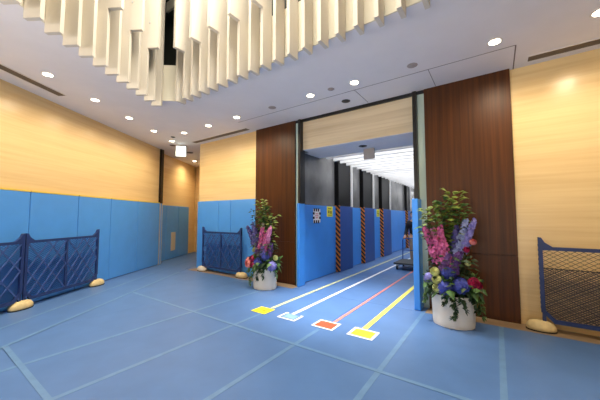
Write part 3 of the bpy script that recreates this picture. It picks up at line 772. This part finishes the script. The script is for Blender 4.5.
        hydrangea(t, (-.03, -.17, .58), .105, 'blue', r0); hydrangea(t, (.13, -.13, .7), .095, 'blue', r0); hydrangea(t, (.3, -.12, .52), .10, 'lilac', r0)
        rose(t, (-.37, -.14, .56), .095, 'coral', (-.5, -.8, .3), r0); rose(t, (-.27, -.22, .53), .085, 'coral', (-.2, -.9, .3), r0)
        rose(t, (-.2, -.19, .64), .075, 'magenta', (-.2, -.8, .4), r0); rose(t, (-.14, -.23, .53), .07, 'magenta', (0, -.9, .3), r0); rose(t, (-.27, -.06, .68), .05, 'magenta', (-.4, -.7, .5), r0)
        rose(t, (-.28, -.04, .82), 0.065, 'cream', (-.4, -.7, .5), r0); rose(t, (.34, -.05, .68), .055, 'cream', (.5, -.6, .5), r0)
        ivy(t, [(-.1, -.15, .46), (-.13, -.23, .42), (-.2, -.21, .25), (-.22, -.2, .1)], 24, 'leaf'); ivy(t, [(.02, -.15, .46), (.04, -.23, .42), (-.02, -.22, .22)], 18, 'leafd'); ivy(t, [(.1, -.15, .46), (.14, -.22, .42), (.15, -.215, .27)], 16)
        ivy(t, [(-.3, -.05, .46), (-.42, -.04, .42), (-.46, -.04, .32)], 18, 'leaf'); ivy(t, [(.28, -.05, .46), (.36, -.04, .42), (.38, -.04, .26)], 16, 'leaf')
    # collar of dark filler leaves around the rim
    for i in range(14):
        a = 2*pi*i/14
        branch(t, [(.1*cos(a), .06*sin(a), .4), (.22*cos(a), .15*sin(a), .56), (.33*cos(a), .22*sin(a), .58)], 12, .10, .055, ['leafd', 'leaf', 'leafd'][i % 3], 'filler_greenery', .6)
    for i in range(8):
        a = 2*pi*i/8
        branch(t, [(0, 0, .4), (.12*cos(a), .10*sin(a), .7), (.2*cos(a), .14*sin(a), .95)], 18, .10, .05, 'leafd', 'filler_greenery', .8)
    return t
planter(-4.2, 4.66, 'flower arrangement in a white pot left of the doorway, violet and pink spikes', 1, 'left')
planter(-.56, 4.67, 'flower arrangement in a white pot right of the doorway, pink spikes and blue hydrangeas', 1, 'right')

# ------------------------------------------------------------------ trolley and person in the corridor
t = thing('platform_trolley', 'dark flatbed trolley with blue-grey handle behind the right door jamb', 'trolley', (-2.2, 8.85, 0))
MB().box(-.33, .33, -.45, .45, .17, .22).build('deck', 'deck', t, bevel=.012)
for x in (-.25, .25):
    for y in (-.34, .34):
        w = MB(); w.lathe([(.03, -.018), (.065, -.014), (.065, .014), (.03, .018)], 18); o = w.build('wheel', 'rubber', t, loc=(x, y, .065)); o.rotation_euler = (0, pi/2, 0)
        MB().box(x-.03, x+.03, y-.035, y+.035, .125, .172).box(x-.03, x-.022, y-.03, y+.03, .06, .13).box(x+.022, x+.03, y-.03, y+.03, .06, .13).build('caster_fork', 'steel', t)
hb = MB().tube([(-.29, .42, .2), (-.29, .46, .82), (-.25, .465, .87), (.25, .465, .87), (.29, .46, .82), (.29, .42, .2)], .016, 8).tube([(-.29, .44, .5), (.29, .44, .5)], .012, 8)
hb.build('handle', 'pad_dark', t, smooth=True)

def skin(name, verts, edges, rad, m, parent, root=0, sub=2):
    me = bpy.data.meshes.new(name); me.from_pydata(verts, edges, [])
    o = bpy.data.objects.new(name, me); COL.objects.link(o)
    me.materials.append(M[m])
    md = o.modifiers.new('skin', 'SKIN'); md.use_smooth_shade = True
    o.modifiers.new('sub', 'SUBSURF').levels = sub; o.modifiers['sub'].render_levels = sub
    for i, r in enumerate(rad):
        r = r if isinstance(r, tuple) else (r, r)
        me.skin_vertices[0].data[i].radius = r; me.skin_vertices[0].data[i].use_root = (i == root)
    if parent: o.parent = parent
    return o
def chains(lst):
    V, E, R = [], [], []
    for ch in lst:
        for i, (p, r) in enumerate(ch):
            hit = next((k for k, q in enumerate(V) if (Vector(q)-Vector(p)).length < 1e-5), None)
            if hit is None: V.append(p); R.append(r); hit = len(V)-1
            if i: E.append((prev, hit))
            prev = hit
    return V, E, R
# the figure faces -Y (towards the lobby), hands on the trolley handle (local y=-.18, z .87)
pt = thing('person', 'person in a black jacket and tan trousers pushing the trolley, half hidden by the jamb', 'person', (-2.2, 9.62, 0))
pel = ((0, .05, .93), (.15, .11))
body = [[pel, ((0, .02, 1.08), (.14, .10)), ((0, -.04, 1.27), (.165, .11)), ((0, -.06, 1.38), (.12, .09)), ((0, -.085, 1.46), .052), ((0, -.10, 1.53), .05)]]
for s in (-1, 1):
    body.append([((0, -.06, 1.38), (.12, .09)), ((s*.17, -.05, 1.37), .058), ((s*.23, -.04, 1.12), .046), ((s*.24, -.20, .94), .036), ((s*.235, -.255, .925), .028), ((s*.235, -.30, .915), (.036, .02))])
    body.append([pel, ((s*.09, .05, .86), .09), ((s*.10, .02, .48), .06), ((s*.10, .08, .10), .042), ((s*.10, .05, .045), .042), ((s*.105, -.09, .035), .036)])
V, E, R = chains(body); skin('body', V, E, R, 'skin', pt)
# clothes over the body
jk = [[((0, .05, .9), (.17, .125)), ((0, .02, 1.08), (.158, .118)), ((0, -.04, 1.27), (.182, .126)), ((0, -.06, 1.385), (.13, .1)), ((0, -.078, 1.43), .066)]]
for s in (-1, 1): jk.append([((0, -.06, 1.385), (.13, .1)), ((s*.17, -.05, 1.375), .072), ((s*.23, -.04, 1.12), .06), ((s*.24, -.20, .94), .048)])
V, E, R = chains(jk); skin('jacket', V, E, R, 'cloth', pt)
tr = []
for s in (-1, 1): tr.append([((0, .05, .93), (.16, .12)), ((s*.09, .05, .86), .102), ((s*.10, .02, .48), .074), ((s*.10, .08, .10), .06)])
V, E, R = chains(tr); skin('trousers', V, E, R, 'trouser', pt)
for s in (-1, 1):
    V, E, R = chains([[((s*.10, .10, .05), .05), ((s*.10, .02, .045), .048), ((s*.105, -.11, .036), .04)]]); skin('shoe', V, E, R, 'shoe', pt)
    # hand: four bent fingers over the handle and a thumb under it
    for k, (dx, L) in enumerate(((-.027, .9), (-.009, 1.0), (.009, .95), (.027, .75))):
        x = s*.235+dx
        V, E, R = chains([[((x, -.275, .92), .010), ((x, -.325, .912), .0095), ((x, -.345*1, .888-.004*L), .009), ((x, -.325, .858+.01*(1-L)), .008)]]); skin('finger', V, E, R, 'skin', pt, sub=1)
    V, E, R = chains([[((s*.21, -.26, .915), .012), ((s*.195, -.285, .89), .011), ((s*.205, -.30, .862), .009)]]); skin('thumb', V, E, R, 'skin', pt, sub=1)
hd = MB(); hd.ball((0, -.12, 1.62), .1, .78, .95, 1.2, 20); o = hd.build('head', 'skin', pt, smooth=True)
MB().prismXZ([(-.016, 1.585), (.016, 1.585), (.006, 1.64), (-.006, 1.64)], -.238, -.2).build('nose', 'skin', o)
for s in (-1, 1):
    MB().ball((s*.03, -.206, 1.628), .011, 1.3, .6, .7, 8).build('eye', 'eye', o); MB().ball((s*.078, -.11, 1.615), .022, .4, .8, 1.3, 8).build('ear', 'skin', o)
MB().ball((0, -.207, 1.558), .02, 1.1, .4, .3, 8).build('mouth', 'lip', o)
hr = MB(); bmesh.ops.create_uvsphere(hr.bm, u_segments=20, v_segments=14, radius=.108, matrix=Matrix.Translation((0, -.108, 1.635)) @ Matrix.Diagonal((.82, .98, 1.18, 1)))
bmesh.ops.delete(hr.bm, geom=[v for v in hr.bm.verts if v.co.z < 1.66 and v.co.y < -.11 or v.co.z < 1.57], context='VERTS')
hr.build('hair', 'hair', pt, smooth=True)

# ------------------------------------------------------------------ lights
def arealight(loc, sx, sy, power, col, rot=(0, 0, 0), name='area_light'):
    l = bpy.data.lights.new(name, 'AREA'); l.shape = 'RECTANGLE'; l.size = sx; l.size_y = sy; l.energy = power; l.color = col
    o = bpy.data.objects.new(name, l); COL.objects.link(o); o.location = loc; o.rotation_euler = rot; return o
arealight((-2.1, 1.9, 6.7), 3.4, 1.2, 420, (1, .93, .80), name='opening_light')
al = arealight((-1.5, -3.7, 1.0), 5.0, 1.6, 225, (1, .94, .86), (radians(140), 0, 0), name='ceiling_fill_light'); al.data.spread = radians(120)  # added fill behind the camera, tilted up to brighten the ceiling
w = bpy.data.worlds.new('world'); SC.world = w; w.use_nodes = True
w.node_tree.nodes['Background'].inputs[0].default_value = (.9, .93, 1, 1); w.node_tree.nodes['Background'].inputs[1].default_value = .15

# ------------------------------------------------------------------ camera
cd = bpy.data.cameras.new('camera'); cam = bpy.data.objects.new('camera', cd); COL.objects.link(cam)
cd.sensor_width = 36; cd.lens = 36*280/600; cd.clip_start = .05; cd.clip_end = 100
cam.location = (0, 0, 1.55); cam.rotation_euler = (pi/2+math.atan(17/280), 0, radians(35))
SC.camera = cam
SC.view_settings.view_transform = 'Standard'; SC.view_settings.look = 'None'; SC.view_settings.gamma = 1
SC.view_settings.exposure = 0.2; SC.view_settings.use_curve_mapping = False
